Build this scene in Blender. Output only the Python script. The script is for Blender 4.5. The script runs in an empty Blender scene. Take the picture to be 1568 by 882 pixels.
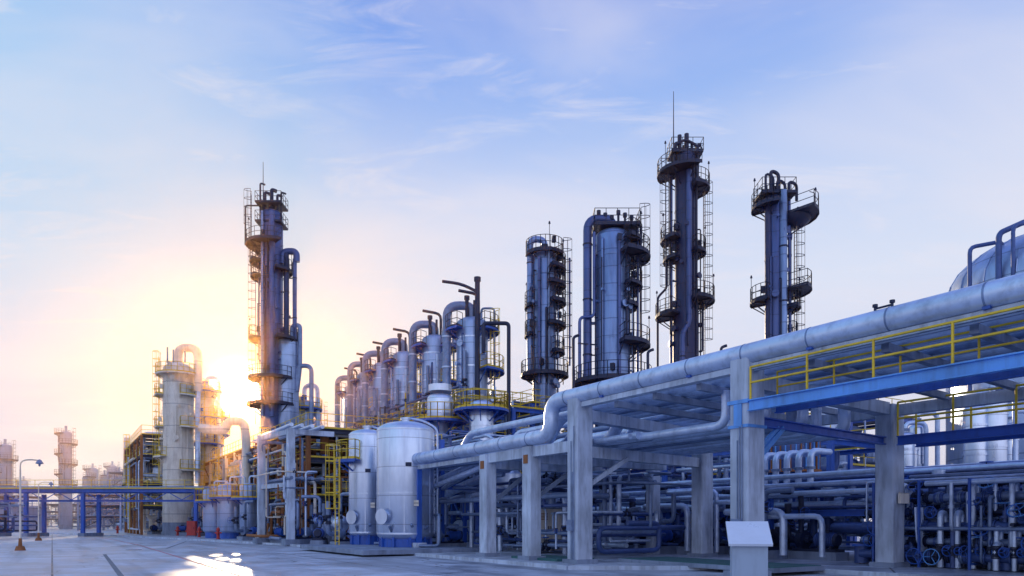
import bpy, math, random
from mathutils import Vector, Matrix
random.seed(7)
R=random.random
def U(a,b): return a+(b-a)*random.random()
F=1100.0; HZ=800.0; CX=784.0; EYE=1.6
scene=bpy.context.scene
# ------------------------------------------------------------------ helpers: placement (pixel position + chosen depth -> metres)
def G(px,d): return ((px-CX)/F*d, d)
def zz(y,d): return EYE+(HZ-y)*d/F
OX,OY=2.45,25.9
CA,SA=0.842,0.539
ROT=math.atan2(SA,CA)
PLANT=Matrix.Translation((OX,OY,0))@Matrix.Rotation(ROT,4,'Z')
def L(px,d):
    X,Y=G(px,d); X-=OX; Y-=OY
    return (X*CA+Y*SA, -X*SA+Y*CA)
# ------------------------------------------------------------------ materials
def mat(name,col,rough=.5,metal=0.0,dirt=(.08,.07,.06),amt=.35,scale=1.2,seam=0.0,streak=True,bump=.15,spec=.5,seamw=.03,var=.15):
    m=bpy.data.materials.new(name); m.use_nodes=True
    nt=m.node_tree; N=nt.nodes; K=nt.links
    b=N['Principled BSDF']
    tc=N.new('ShaderNodeTexCoord')
    mp=N.new('ShaderNodeMapping'); K.new(tc.outputs['Object'],mp.inputs[0])
    mp.inputs['Scale'].default_value=(1,1,.18) if streak else (1,1,1)
    n1=N.new('ShaderNodeTexNoise'); n1.inputs['Scale'].default_value=scale*2.2; n1.inputs['Detail'].default_value=7; n1.inputs['Roughness'].default_value=.65
    K.new(mp.outputs[0],n1.inputs['Vector'])
    r1=N.new('ShaderNodeValToRGB'); r1.color_ramp.elements[0].position=.46; r1.color_ramp.elements[1].position=.74
    K.new(n1.outputs['Fac'],r1.inputs[0])
    n2=N.new('ShaderNodeTexNoise'); n2.inputs['Scale'].default_value=scale*.5; n2.inputs['Detail'].default_value=4
    K.new(tc.outputs['Object'],n2.inputs['Vector'])
    mr=N.new('ShaderNodeMapRange'); mr.inputs[1].default_value=.3; mr.inputs[2].default_value=.7
    mr.inputs[3].default_value=1-var; mr.inputs[4].default_value=1+var
    K.new(n2.outputs['Fac'],mr.inputs[0])
    hs=N.new('ShaderNodeHueSaturation'); hs.inputs['Color'].default_value=(*col,1); K.new(mr.outputs[0],hs.inputs['Value'])
    mx=N.new('ShaderNodeMix'); mx.data_type='RGBA'
    mu=N.new('ShaderNodeMath'); mu.operation='MULTIPLY'; mu.inputs[1].default_value=amt
    K.new(r1.outputs[0],mu.inputs[0]); K.new(mu.outputs[0],mx.inputs['Factor'])
    K.new(hs.outputs[0],mx.inputs['A']); mx.inputs['B'].default_value=(*dirt,1)
    last=mx.outputs['Result']
    hgt=n1.outputs['Fac']
    if seam>0:
        sx=N.new('ShaderNodeSeparateXYZ'); K.new(tc.outputs['Object'],sx.inputs[0])
        md=N.new('ShaderNodeMath'); md.operation='PINGPONG'; md.inputs[1].default_value=seam/2
        K.new(sx.outputs['Z'],md.inputs[0])
        lt=N.new('ShaderNodeMath'); lt.operation='LESS_THAN'; lt.inputs[1].default_value=seamw; K.new(md.outputs[0],lt.inputs[0])
        fm=N.new('ShaderNodeMath'); fm.operation='MULTIPLY'; fm.inputs[1].default_value=.6; K.new(lt.outputs[0],fm.inputs[0])
        m2=N.new('ShaderNodeMix'); m2.data_type='RGBA'; K.new(fm.outputs[0],m2.inputs['Factor']); K.new(last,m2.inputs['A'])
        m2.inputs['B'].default_value=(col[0]*.3,col[1]*.3,col[2]*.35,1); last=m2.outputs['Result']
    K.new(last,b.inputs['Base Color'])
    rr=N.new('ShaderNodeMapRange'); rr.inputs[3].default_value=max(.05,rough-.1); rr.inputs[4].default_value=min(1,rough+.25)
    K.new(n1.outputs['Fac'],rr.inputs[0]); K.new(rr.outputs[0],b.inputs['Roughness'])
    b.inputs['Metallic'].default_value=metal
    b.inputs['Specular IOR Level'].default_value=spec
    if bump>0:
        bp=N.new('ShaderNodeBump'); bp.inputs['Strength'].default_value=bump; bp.inputs['Distance'].default_value=.03
        K.new(hgt,bp.inputs['Height']); K.new(bp.outputs[0],b.inputs['Normal'])
    return m
M={}
M['clad']=mat('insulation_cladding',(.33,.43,.66),.28,.55,(.09,.12,.2),.5,.8,seam=1.2)
M['silver']=mat('aluminium_cladding',(.56,.65,.83),.25,.8,(.24,.29,.4),.4,.7,seam=1.5,seamw=.02)
M['pipe']=mat('insulated_pipe',(.50,.61,.82),.3,.45,(.13,.16,.25),.5,1.2,streak=False)
M['pipe2']=mat('grey_pipe',(.18,.25,.42),.36,.35,(.05,.06,.1),.5,1.2,streak=False)
M['pipeblue']=mat('blue_grey_pipe',(.05,.095,.28),.34,.2,(.03,.03,.06),.5,1.2,streak=False)
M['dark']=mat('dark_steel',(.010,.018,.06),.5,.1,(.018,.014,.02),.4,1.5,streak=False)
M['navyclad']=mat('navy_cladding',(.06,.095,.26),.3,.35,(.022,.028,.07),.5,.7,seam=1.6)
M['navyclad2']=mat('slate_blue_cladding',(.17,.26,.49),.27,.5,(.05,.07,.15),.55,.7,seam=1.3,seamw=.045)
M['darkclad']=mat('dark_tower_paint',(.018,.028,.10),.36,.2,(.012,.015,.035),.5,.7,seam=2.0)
M['blue']=mat('blue_painted_steel',(.022,.10,.46),.4,.0,(.03,.04,.09),.5,1.6)
M['ltblue']=mat('light_blue_painted_steel',(.10,.32,.76),.42,.0,(.07,.09,.14),.45,1.6)
M['yellow']=mat('yellow_safety_paint',(.72,.50,.03),.45,.0,(.2,.1,.03),.4,3,streak=False)
M['rust']=mat('rusty_steel',(.30,.12,.045),.8,.1,(.09,.03,.02),.6,2)
M['red']=mat('red_paint',(.45,.03,.03),.4,.0,(.1,.02,.02),.4,2)
M['conc']=mat('cast_concrete',(.46,.53,.66),.85,.0,(.10,.11,.15),.65,1.5,bump=.5,var=.25,spec=.3)
M['conc2']=mat('weathered_concrete',(.22,.27,.38),.9,.0,(.06,.07,.1),.6,1.1,bump=.4,var=.25,spec=.3)
M['cream']=mat('cream_paint',(.72,.66,.58),.5,.0,(.26,.17,.12),.5,1.2,seam=2.6,seamw=.05)
M['greenpad']=mat('green_floor_paint',(.03,.12,.13),.7,.0,(.06,.07,.09),.5,1.5)
M['sign']=mat('sign_panel',(.74,.78,.84),.25,.3,(.4,.4,.42),.2,1.5,streak=False,bump=.02)
M['signbody']=mat('sign_body_paint',(.30,.38,.5),.45,.2,(.15,.15,.16),.3,2)
M['leaf']=mat('foliage',(.05,.09,.045),.8,.0,(.02,.03,.02),.6,.6,streak=False,var=.5)
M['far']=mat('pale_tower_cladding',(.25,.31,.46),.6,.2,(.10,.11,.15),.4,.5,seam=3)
# ------------------------------------------------------------------ mesh builder
class B:
    def __init__(s): s.v=[];s.f=[];s.m=[];s.sm=[];s.mats=[]
    def mi(s,k):
        if k not in s.mats: s.mats.append(k)
        return s.mats.index(k)
    def add(s,vs,fs,k,smooth=False):
        o=len(s.v); i=s.mi(k); s.v.extend(vs)
        for f in fs:
            s.f.append(tuple(o+j for j in f)); s.m.append(i); s.sm.append(smooth)
    def frame(s,d):
        d=d.normalized(); a=Vector((0,0,1)) if abs(d.z)<.95 else Vector((1,0,0))
        x=d.cross(a).normalized(); y=d.cross(x).normalized(); return x,y
    def cyl(s,p0,p1,r,k,n=12,r2=None,caps=True):
        p0=Vector(p0);p1=Vector(p1); r2=r if r2 is None else r2
        x,y=s.frame(p1-p0); vs=[]
        cs=[(math.cos(2*math.pi*i/n),math.sin(2*math.pi*i/n)) for i in range(n)]
        for c,q in cs: vs.append(p0+x*c*r+y*q*r)
        for c,q in cs: vs.append(p1+x*c*r2+y*q*r2)
        s.add(vs,[(i,n+i,n+(i+1)%n,(i+1)%n) for i in range(n)],k,n>6)
        if caps:
            s.add([v.copy() for v in vs[:n]],[tuple(range(n))],k)
            s.add([v.copy() for v in vs[n:]],[tuple(range(n-1,-1,-1))],k)
    def tube(s,pts,r,k,n=8,bend=None,caps=True):
        pts=[Vector(p) for p in pts]
        if bend is None: bend=r*3
        P=[pts[0]]
        for i in range(1,len(pts)-1):
            a,b,c=pts[i-1],pts[i],pts[i+1]; l1=(a-b).length; l2=(c-b).length
            if l1<1e-4 or l2<1e-4: continue
            q=min(bend,.48*l1,.48*l2); A=b+(a-b)/l1*q; C=b+(c-b)/l2*q
            sg=6 if r>.12 else 3
            for j in range(sg+1):
                t=j/sg; P.append(A*(1-t)**2+b*2*t*(1-t)+C*t*t)
        P.append(pts[-1])
        Q=[P[0]]
        for p in P[1:]:
            if (p-Q[-1]).length>1e-4: Q.append(p)
        P=Q
        if len(P)<2: return
        T=[]
        for i in range(len(P)):
            a=P[max(0,i-1)];b=P[min(len(P)-1,i+1)]; T.append((b-a).normalized())
        x,y=s.frame(T[0]); vs=[]
        for i,p in enumerate(P):
            if i:
                x=(x-T[i]*x.dot(T[i])); x.normalize(); y=T[i].cross(x)
            else: y=T[0].cross(x)
            for j in range(n):
                a=2*math.pi*j/n; vs.append(p+x*math.cos(a)*r+y*math.sin(a)*r)
        fs=[]
        for i in range(len(P)-1):
            for j in range(n):
                fs.append((i*n+j,i*n+(j+1)%n,(i+1)*n+(j+1)%n,(i+1)*n+j))
        s.add(vs,fs,k,n>4)
        if caps and r>.03:
            s.add([v.copy() for v in vs[:n]],[tuple(range(n-1,-1,-1))],k); s.add([v.copy() for v in vs[-n:]],[tuple(range(n))],k)
    def box(s,c,d,k,rz=0):
        cx,cy,cz=c; hx,hy,hz=d[0]/2,d[1]/2,d[2]/2; ca,sa=math.cos(rz),math.sin(rz); vs=[]
        for z in(-hz,hz):
            for x,y in((-hx,-hy),(hx,-hy),(hx,hy),(-hx,hy)):
                vs.append(Vector((cx+x*ca-y*sa,cy+x*sa+y*ca,cz+z)))
        s.add(vs,[(0,3,2,1),(4,5,6,7),(0,1,5,4),(1,2,6,5),(2,3,7,6),(3,0,4,7)],k)
    def cbox(s,c,d,k,ch=.03):
        cx,cy,cz=c; hx,hy,hz=d[0]/2,d[1]/2,d[2]/2
        o=[(-hx+ch,-hy),(hx-ch,-hy),(hx,-hy+ch),(hx,hy-ch),(hx-ch,hy),(-hx+ch,hy),(-hx,hy-ch),(-hx,-hy+ch)]
        vs=[Vector((cx+x,cy+y,cz-hz)) for x,y in o]+[Vector((cx+x,cy+y,cz+hz)) for x,y in o]
        s.add(vs,[(i,(i+1)%8,8+(i+1)%8,8+i) for i in range(8)]+[tuple(range(7,-1,-1)),tuple(range(8,16))],k)
    def beam(s,p0,p1,w,h,k):
        p0=Vector(p0);p1=Vector(p1); d=(p1-p0).normalized()
        up=Vector((0,0,1)) if abs(d.z)<.95 else Vector((0,1,0))
        x=d.cross(up).normalized()*w/2; y=x.cross(d).normalized()*h/2
        vs=[p0-x-y,p0+x-y,p0+x+y,p0-x+y,p1-x-y,p1+x-y,p1+x+y,p1-x+y]
        s.add(vs,[(0,1,2,3),(7,6,5,4),(0,4,5,1),(1,5,6,2),(2,6,7,3),(3,7,4,0)],k)
    def ibeam(s,p0,p1,w,h,k):
        t=.03; o=Vector((0,0,h/2-t/2))
        s.beam(Vector(p0)+o,Vector(p1)+o,w,t,k); s.beam(Vector(p0)-o,Vector(p1)-o,w,t,k)
        s.beam(p0,p1,.02,h-2*t,k)
    def lathe(s,c,prof,k,n=32,smooth=True):
        c=Vector(c); vs=[]
        for r,z in prof:
            for j in range(n):
                a=2*math.pi*j/n; vs.append(c+Vector((r*math.cos(a),r*math.sin(a),z)))
        fs=[(i*n+j,i*n+(j+1)%n,(i+1)*n+(j+1)%n,(i+1)*n+j) for i in range(len(prof)-1) for j in range(n)]
        s.add(vs,fs,k,smooth)
    def vessel(s,c,r,z0,z1,k,hd=.5,n=32,bottom=True,bands=0,bk=None):
        pr=[]
        if bottom: pr+=[(max(.001,r*math.sin(a)),z0-r*hd*math.cos(a)) for a in [math.pi/2*i/6 for i in range(7)]]
        else: pr.append((r,z0))
        pr+=[(max(.001,r*math.cos(a)),z1+r*hd*math.sin(a)) for a in [math.pi/2*i/7 for i in range(8)]]
        s.lathe((c[0],c[1],0),pr,k,n)
        for i in range(bands):
            z=z0+(z1-z0)*(i+.5)/bands
            s.lathe((c[0],c[1],0),[(r,z-.05),(r+.03,z-.05),(r+.03,z+.05),(r,z+.05)],bk or k,n,False)
    def hvessel(s,p0,p1,r,k,n=24):
        p0=Vector(p0);p1=Vector(p1); d=(p1-p0).normalized()
        s.cyl(p0,p1,r,k,n,caps=False)
        for p,e in((p0,-1),(p1,1)):
            q=p;rr=r
            for i in range(1,5):
                a=math.pi/2*i/4; q2=p+d*e*r*.5*math.sin(a); r3=max(.002,r*math.cos(a))
                s.cyl(q,q2,rr,k,n,r2=r3,caps=False); q=q2; rr=r3
    def rail(s,pts,k='yellow',h=1.1,sp=1.5,r=.028,toe=True,closed=False):
        pts=[Vector(p) for p in pts]
        if closed: pts.append(pts[0])
        for hh in (h,h*.52):
            for a,b in zip(pts,pts[1:]): s.cyl(a+Vector((0,0,hh)),b+Vector((0,0,hh)),r,k,5,caps=False)
        for a,b in zip(pts,pts[1:]):
            if toe: s.beam(a+Vector((0,0,.07)),b+Vector((0,0,.07)),.012,.13,k)
            n=max(1,int(round((b-a).length/sp)))
            for i in range(n+1):
                p=a.lerp(b,i/n); s.cyl(p,p+Vector((0,0,h)),r,k,5,caps=False)
    def ring(s,c,z,r0,r1,a0,a1,dk,rk,rails=True,h=1.1,cone=True,n=None):
        a0=math.radians(a0);a1=math.radians(a1); n=n or max(4,int((a1-a0)/(math.pi/12)))
        def p(r,a,zz_): return Vector((c[0]+r*math.cos(a),c[1]+r*math.sin(a),zz_))
        A=[a0+(a1-a0)*i/n for i in range(n+1)]
        for i in range(n):
            a,b=A[i],A[i+1]
            vs=[p(r0,a,z),p(r1,a,z),p(r1,b,z),p(r0,b,z)]+[p(r0,a,z-.06),p(r1,a,z-.06),p(r1,b,z-.06),p(r0,b,z-.06)]
            s.add(vs,[(0,1,2,3),(7,6,5,4),(1,5,6,2),(0,4,5,1),(3,2,6,7)],dk)
            s.beam(p(r1,a,z-.1),p(r1,b,z-.1),.05,.16,dk)
            if cone and i%3==0:
                s.beam(p(r0,a,z-(r1-r0)*.8),p(r1-.05,a,z-.12),.06,.08,dk)
                s.beam(p(r0,a,z-.1),p(r1,a,z-.1),.06,.12,dk)
        if rails:
            s.rail([p(r1-.03,a,z) for a in A],rk,h,sp=.9)
            s.rail([p(r0+.1,A[0],z),p(r1-.03,A[0],z)],rk,h,sp=2); s.rail([p(r0+.1,A[-1],z),p(r1-.03,A[-1],z)],rk,h,sp=2)
    def ladder(s,x,y,z0,z1,ang,k='yellow',cage=True,w=.45):
        ca,sa=math.cos(ang),math.sin(ang); t=Vector((-sa,ca,0))*w/2; c=Vector((x,y,0)); o=Vector((ca,sa,0))
        for e in(-1,1): s.beam(c+t*e+Vector((0,0,z0)),c+t*e+Vector((0,0,z1)),.05,.03,k)
        z=z0+.3
        while z<z1: s.cyl(c-t+Vector((0,0,z)),c+t+Vector((0,0,z)),.014,k,4,caps=False); z+=.32
        if cage and z1-z0>3:
            z=z0+2.2; H=[]
            while z<=z1+.9:
                pts=[c+t*1.3*math.cos(a)*1.1+o*(.72*math.sin(a))+Vector((0,0,z)) for a in [math.pi*i/6 for i in range(7)]]
                for a,b in zip(pts,pts[1:]): s.beam(a,b,.012,.05,k)
                H.append(pts); z+=.9
            if len(H)>1:
                for j in (0,1,3,5,6): s.beam(H[0][j],H[-1][j],.03,.012,k)
    def flange(s,p,d,r,k):
        p=Vector(p);d=Vector(d).normalized(); s.cyl(p-d*.05,p-d*.008,r*1.5,k,12); s.cyl(p+d*.008,p+d*.05,r*1.5,k,12)
    def wheel(s,p,d,r,k):
        p=Vector(p); x,y=s.frame(Vector(d)); n=12
        P=[p+x*math.cos(2*math.pi*i/n)*r+y*math.sin(2*math.pi*i/n)*r for i in range(n)]
        for i in range(n): s.cyl(P[i],P[(i+1)%n],.015,k,5,caps=False)
        for i in range(0,n,4): s.cyl(p,P[i],.012,k,4,caps=False)
    def valve(s,p,d,r,k='dark',wk='blue',up=None):
        p=Vector(p);d=Vector(d).normalized()
        s.flange(p-d*r*1.6,d,r,k); s.flange(p+d*r*1.6,d,r,k)
        s.cyl(p-d*r*1.6,p,r*1.25,k,10,r2=r*.9); s.cyl(p,p+d*r*1.6,r*.9,k,10,r2=r*1.25)
        if up is None: up=Vector((0,0,1)) if abs(d.z)<.5 else Vector((-.6,-.8,0))
        up=Vector(up)
        s.cyl(p,p+up*r*3,r*.5,k,8); s.cyl(p+up*r*1.6,p+up*r*2,r*.95,k,10); s.cyl(p+up*r*3,p+up*r*4.5,r*.18,k,6); s.wheel(p+up*r*4.3,up,r*1.7,wk)
    def pump(s,x,y,a,sc=1.0,k='pipeblue',mk='blue',riser=2.5):
        ca,sa=math.cos(a),math.sin(a)
        def q(u,v,z): return Vector((x+(u*ca-v*sa)*sc,y+(u*sa+v*ca)*sc,z*sc))
        s.box(q(0,0,.15),(2.0*sc,.75*sc,.3*sc),'conc2',a); s.box(q(0,0,.35),(1.8*sc,.55*sc,.1*sc),'dark',a)
        s.cyl(q(-.75,0,.72),q(0,0,.72),.26*sc,mk,18)
        for i in range(9):
            s.cyl(q(-.7+i*.075,0,.72),q(-.68+i*.075,0,.72),.29*sc,mk,18)
        s.cyl(q(-.85,0,.72),q(-.75,0,.72),.2*sc,'dark',14,r2=.26*sc)
        s.box(q(-.4,0,1.02),(.25*sc,.2*sc,.14*sc),'dark',a)
        for u in(-.65,-.15): s.box(q(u,0,.45),(.1*sc,.4*sc,.14*sc),'dark',a)
        s.cyl(q(0,0,.72),q(.3,0,.72),.07*sc,'dark',8); s.cyl(q(.3,0,.72),q(.5,0,.72),.16*sc,k,14)
        s.cyl(q(.5,0,.72),q(.75,0,.72),.33*sc,k,20); s.box(q(.62,0,.45),(.2*sc,.4*sc,.14*sc),'dark',a)
        s.tube([q(.75,0,.72),q(1.3,0,.72),q(1.3,0,riser)],.13*sc,k,10); s.valve(q(1.3,0,1.5),(0,0,1),.13*sc)
        s.tube([q(.62,.12,.9),q(.62,.12,riser+.4),q(.62,1.2,riser+.4)],.1*sc,k,10); s.valve(q(.62,.12,1.75),(0,0,1),.1*sc)
    def route(s,x0,x1,y0,y1,z0,z1,n,rs=(.05,.08,.11,.16,.22),ks=('pipe','pipe2','pipeblue'),legs=(2,5),vertical=.35,n_=8):
        for _ in range(n):
            r=random.choice(rs); k=random.choice(ks)
            p=Vector((U(x0,x1),U(y0,y1),U(z0,z1))); P=[p.copy()]; last=-1
            for j in range(random.randint(*legs)):
                ax=random.choices((0,1,2),weights=(.3,.4,vertical))[0]
                if ax==last: ax=(ax+1)%3
                last=ax; q=P[-1].copy(); lo,hi=((x0,x1),(y0,y1),(z0,z1))[ax]; q[ax]=U(lo,hi)
                if ax==1 and abs(q[1]-P[-1][1])>14: q[1]=P[-1][1]+math.copysign(14,q[1]-P[-1][1])
                if (q-P[-1]).length<r*6: continue
                P.append(q)
            if len(P)>1:
                s.tube(P,r,k,n_)
                a,b=P[0],P[1]
                if (b-a).length>1 and R()<.7:
                    s.flange(a.lerp(b,U(.3,.7)),b-a,r,k)
                if (b-a).length>1.2 and R()<.4 and r<.17: s.valve(a.lerp(b,.5),b-a,r)
    def build(s,name,mw=None):
        me=bpy.data.meshes.new(name); me.from_pydata([tuple(v) for v in s.v],[],s.f)
        for k in s.mats: me.materials.append(M[k])
        me.polygons.foreach_set('material_index',s.m); me.polygons.foreach_set('use_smooth',s.sm); me.update()
        o=bpy.data.objects.new(name,me); scene.collection.objects.link(o)
        if mw is not None: o.matrix_world=mw
        return o
def at(px,d): X,Y=G(px,d); return Matrix.Translation((X,Y,0))

# ------------------------------------------------------------------ ground
def ground_material():
    m=bpy.data.materials.new('concrete_paving'); m.use_nodes=True; nt=m.node_tree; N=nt.nodes; K=nt.links; b=N['Principled BSDF']
    tc=N.new('ShaderNodeTexCoord'); mp=N.new('ShaderNodeMapping'); K.new(tc.outputs['Object'],mp.inputs[0]); mp.inputs['Rotation'].default_value=(0,0,-ROT)
    br=N.new('ShaderNodeTexBrick'); br.offset=0; br.inputs['Scale'].default_value=1; br.inputs['Brick Width'].default_value=5; br.inputs['Row Height'].default_value=5
    br.inputs['Mortar Size'].default_value=.035; br.inputs['Mortar Smooth'].default_value=.2
    br.inputs['Color1'].default_value=(.54,.59,.70,1); br.inputs['Color2'].default_value=(.44,.49,.60,1); br.inputs['Mortar'].default_value=(.08,.09,.13,1)
    K.new(mp.outputs[0],br.inputs['Vector'])
    n=N.new('ShaderNodeTexNoise'); n.inputs['Scale'].default_value=.45; n.inputs['Detail'].default_value=10; n.inputs['Roughness'].default_value=.7; K.new(tc.outputs['Object'],n.inputs['Vector'])
    rp=N.new('ShaderNodeValToRGB'); rp.color_ramp.elements[0].position=.38; rp.color_ramp.elements[0].color=(.5,.5,.52,1); rp.color_ramp.elements[1].position=.6; rp.color_ramp.elements[1].color=(1.05,1.05,1.05,1); K.new(n.outputs['Fac'],rp.inputs[0])
    mx=N.new('ShaderNodeMix'); mx.data_type='RGBA'; mx.blend_type='MULTIPLY'; mx.inputs['Factor'].default_value=1
    K.new(br.outputs['Color'],mx.inputs['A']); K.new(rp.outputs[0],mx.inputs['B'])
    ms_=N.new('ShaderNodeMapping'); K.new(mp.outputs[0],ms_.inputs[0]); ms_.inputs['Scale'].default_value=(.9,.06,1)
    ns=N.new('ShaderNodeTexNoise'); ns.inputs['Scale'].default_value=1; ns.inputs['Detail'].default_value=5; K.new(ms_.outputs[0],ns.inputs['Vector'])
    rs=N.new('ShaderNodeValToRGB'); rs.color_ramp.elements[0].position=.5; rs.color_ramp.elements[0].color=(1,1,1,1); rs.color_ramp.elements[1].position=.7; rs.color_ramp.elements[1].color=(.55,.55,.58,1); K.new(ns.outputs['Fac'],rs.inputs[0])
    mt=N.new('ShaderNodeMix'); mt.data_type='RGBA'; mt.blend_type='MULTIPLY'; mt.inputs['Factor'].default_value=1; K.new(mx.outputs['Result'],mt.inputs['A']); K.new(rs.outputs[0],mt.inputs['B'])
    v=N.new('ShaderNodeTexVoronoi'); v.feature='DISTANCE_TO_EDGE'; v.inputs['Scale'].default_value=.12
    nd=N.new('ShaderNodeTexNoise'); nd.inputs['Scale'].default_value=.6; nd.inputs['Detail'].default_value=6
    K.new(tc.outputs['Object'],nd.inputs['Vector'])
    vm=N.new('ShaderNodeVectorMath'); vm.operation='MULTIPLY_ADD'; vm.inputs[1].default_value=(2.5,2.5,0); K.new(nd.outputs['Color'],vm.inputs[0]); K.new(tc.outputs['Object'],vm.inputs[2]); K.new(vm.outputs[0],v.inputs['Vector'])
    lt=N.new('ShaderNodeMath'); lt.operation='LESS_THAN'; lt.inputs[1].default_value=.0035; K.new(v.outputs['Distance'],lt.inputs[0])
    mf=N.new('ShaderNodeMath'); mf.operation='MULTIPLY'; mf.inputs[1].default_value=.65; K.new(lt.outputs[0],mf.inputs[0])
    m3=N.new('ShaderNodeMix'); m3.data_type='RGBA'; K.new(mf.outputs[0],m3.inputs['Factor']); K.new(mt.outputs['Result'],m3.inputs['A']); m3.inputs['B'].default_value=(.08,.085,.1,1)
    n3=N.new('ShaderNodeTexNoise'); n3.inputs['Scale'].default_value=14; n3.inputs['Detail'].default_value=8; K.new(tc.outputs['Object'],n3.inputs['Vector'])
    bp=N.new('ShaderNodeBump'); bp.inputs['Strength'].default_value=.25; bp.inputs['Distance'].default_value=.02; K.new(n3.outputs['Fac'],bp.inputs['Height']); K.new(bp.outputs[0],b.inputs['Normal'])
    K.new(m3.outputs['Result'],b.inputs['Base Color'])
    rr=N.new('ShaderNodeMapRange'); rr.inputs[1].default_value=.3; rr.inputs[2].default_value=.7; rr.inputs[3].default_value=.25; rr.inputs[4].default_value=.7; K.new(n.outputs['Fac'],rr.inputs[0]); K.new(rr.outputs[0],b.inputs['Roughness'])
    return m
M['ground']=ground_material()
b=B(); b.add([Vector((-1500,-300,0)),Vector((1500,-300,0)),Vector((1500,2500,0)),Vector((-1500,2500,0))],[(0,1,2,3)],'ground'); b.build('ground')
b=B()
poly=[(60,-30),(4.5,-30),(4.5,-5),(-1.3,-1.0),(-1.3,12),(-2.4,16),(-2.4,30),(-5.0,46),(-9,70),(-16,100),(-22,150),(60,150)]
n=len(poly)
b.add([Vector((x,y,.12)) for x,y in poly],[tuple(range(n-1,-1,-1))],'ground')
for i in range(1,n-2):
    a=poly[i];c=poly[(i+1)%n]; b.beam((a[0],a[1],.07),(c[0],c[1],.07),.18,.14,'conc')
b.build('plant_pavement',PLANT)
M['redline']=mat('faded_red_line_paint',(.50,.2,.24),.8,0,(.44,.46,.52),.8,3,streak=False)
M['patch']=mat('asphalt_patch',(.16,.17,.2),.9,0,(.3,.32,.36),.6,3,streak=False)
b=B()
def strip(p,q,w,k='redline',z=.004):
    p=Vector((*p,z));q=Vector((*q,z)); d=(q-p).normalized(); x=Vector((d.y,-d.x,0))*w/2
    b.add([p-x,p+x,q+x,q-x],[(0,1,2,3)],k)
strip(G(380,20.5),G(215,50),.14); strip(G(215,50),G(150,80),.14)
b.build('road_marking')
b=B(); strip(G(190,20),G(160,36),.16,'patch'); strip(G(160,36),G(232,36.2),.12,'patch',.008); strip(G(170,48),G(255,50),.5,'patch'); strip(G(255,44),G(285,60),.12,'patch',.012)
b.build('road_patch')
b=B(); b.cyl((0,0,0),(0,0,.012),.42,'dark',24); b.cyl((0,0,.012),(0,0,.018),.36,'pipe2',24); b.build('manhole_cover',at(205,42))

# ------------------------------------------------------------------ main concrete pipe rack (plant frame: x across, y along)
b=B()
BAY=[-22.6,-15.0,-7.4,0.0]
for y in BAY:
    b.cbox((0,y,3.05),(.72,.62,6.1),'conc',.04)
    yb=y+1.1 if y==0 else y+.3
    b.cbox((7.5,yb,2.75),(.72,.62,5.5),'conc',.04)
    b.box((0,y,.2),(.95,.85,.16),'conc2'); b.box((7.5,yb,.2),(.95,.85,.16),'conc2')
    b.beam((.36,y,5.45),(7.14,yb,5.35),.42,.4,'conc')
    if y>=0: b.beam((.36,y,4.15),(7.14,yb,4.15),.36,.4,'conc')
    else:
        b.ibeam((.36,y,4.4),(7.14,yb,4.3),.2,.26,'blue')
        b.beam((.38,y,3.6),(1.4,y+.05,4.3),.08,.1,'ltblue')
        b.box((-.0,y,4.86),(.80,.70,.10),'ltblue'); b.box((0,y,4.2),(.78,.68,.08),'ltblue')
        for e in(-.385,.385): b.box((e,y,4.5),(.03,.26,.6),'ltblue')
for a,c in zip(BAY,BAY[1:]):
    b.beam((-.05,a+.31,5.80),(-.05,c-.31,5.80),.3,.17,'conc')
    b.beam((7.5,a+.61,5.3),(7.5,c+.01,5.3),.3,.35,'conc')
    for i in range(1,4):
        y=a+(c-a)*i/4
        b.beam((.11,y,5.62),(7.34,y+.3,5.5),.18,.2,'conc2')
b.tube([(-.12,-24,6.17),(-.12,-.6,6.17),(-.12,1.6,6.17),(-.12,1.6,4.9),(-.12,14.2,4.9)],.28,'pipe',20,bend=.8)
for y in range(-22,1,2): b.cyl((-.12,y+.5,6.17),(-.12,y+.54,6.17),.288,'pipe2',20)
for y in range(-22,0,4): b.box((-.12,y+.5,5.9),(.35,.15,.06),'blue')
for j,(x,r,k) in enumerate(((.85,.16,'pipe'),(1.5,.22,'pipe'),(2.2,.12,'pipe2'),(2.7,.16,'pipe'),(3.5,.25,'pipe'),(4.3,.12,'pipe'),(4.8,.12,'pipe2'),(5.5,.2,'pipe'),(6.2,.14,'pipe'),(6.9,.2,'pipe'))):
    y1=U(1.5,4) if j%3 else U(8,13)
    b.tube([(x,-24,5.7+r),(x,y1,5.7+r),(x,y1+1,4.9),(x,18+U(0,8),4.9)],r,k,12,bend=.5)
for x,r,k in((1.2,.14,'pipe'),(1.9,.2,'pipe'),(2.6,.12,'pipe'),(3.3,.16,'pipe2'),(4.1,.24,'pipe'),(5.0,.12,'pipe'),(5.7,.16,'pipe'),(6.5,.2,'pipe')):
    ys=-6.6+U(0,1)
    b.tube([(x,ys,5.6),(x,ys,4.42+r),(x,U(6,20),4.42+r),(x+U(-.3,.3),U(20,24),2.5+U(0,1))],r,k,12,bend=.4)
for y in(-11.5,-11.1): b.cyl((-.12,y,6.4),(-.12,y,6.56),.03,'dark',8); b.cyl((-.12,y,6.54),(-.12,y,6.6),.06,'dark',8)
b.tube([(-.12,-11.5,6.5),(-.12,-11.1,6.5)],.025,'dark',6)
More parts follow.
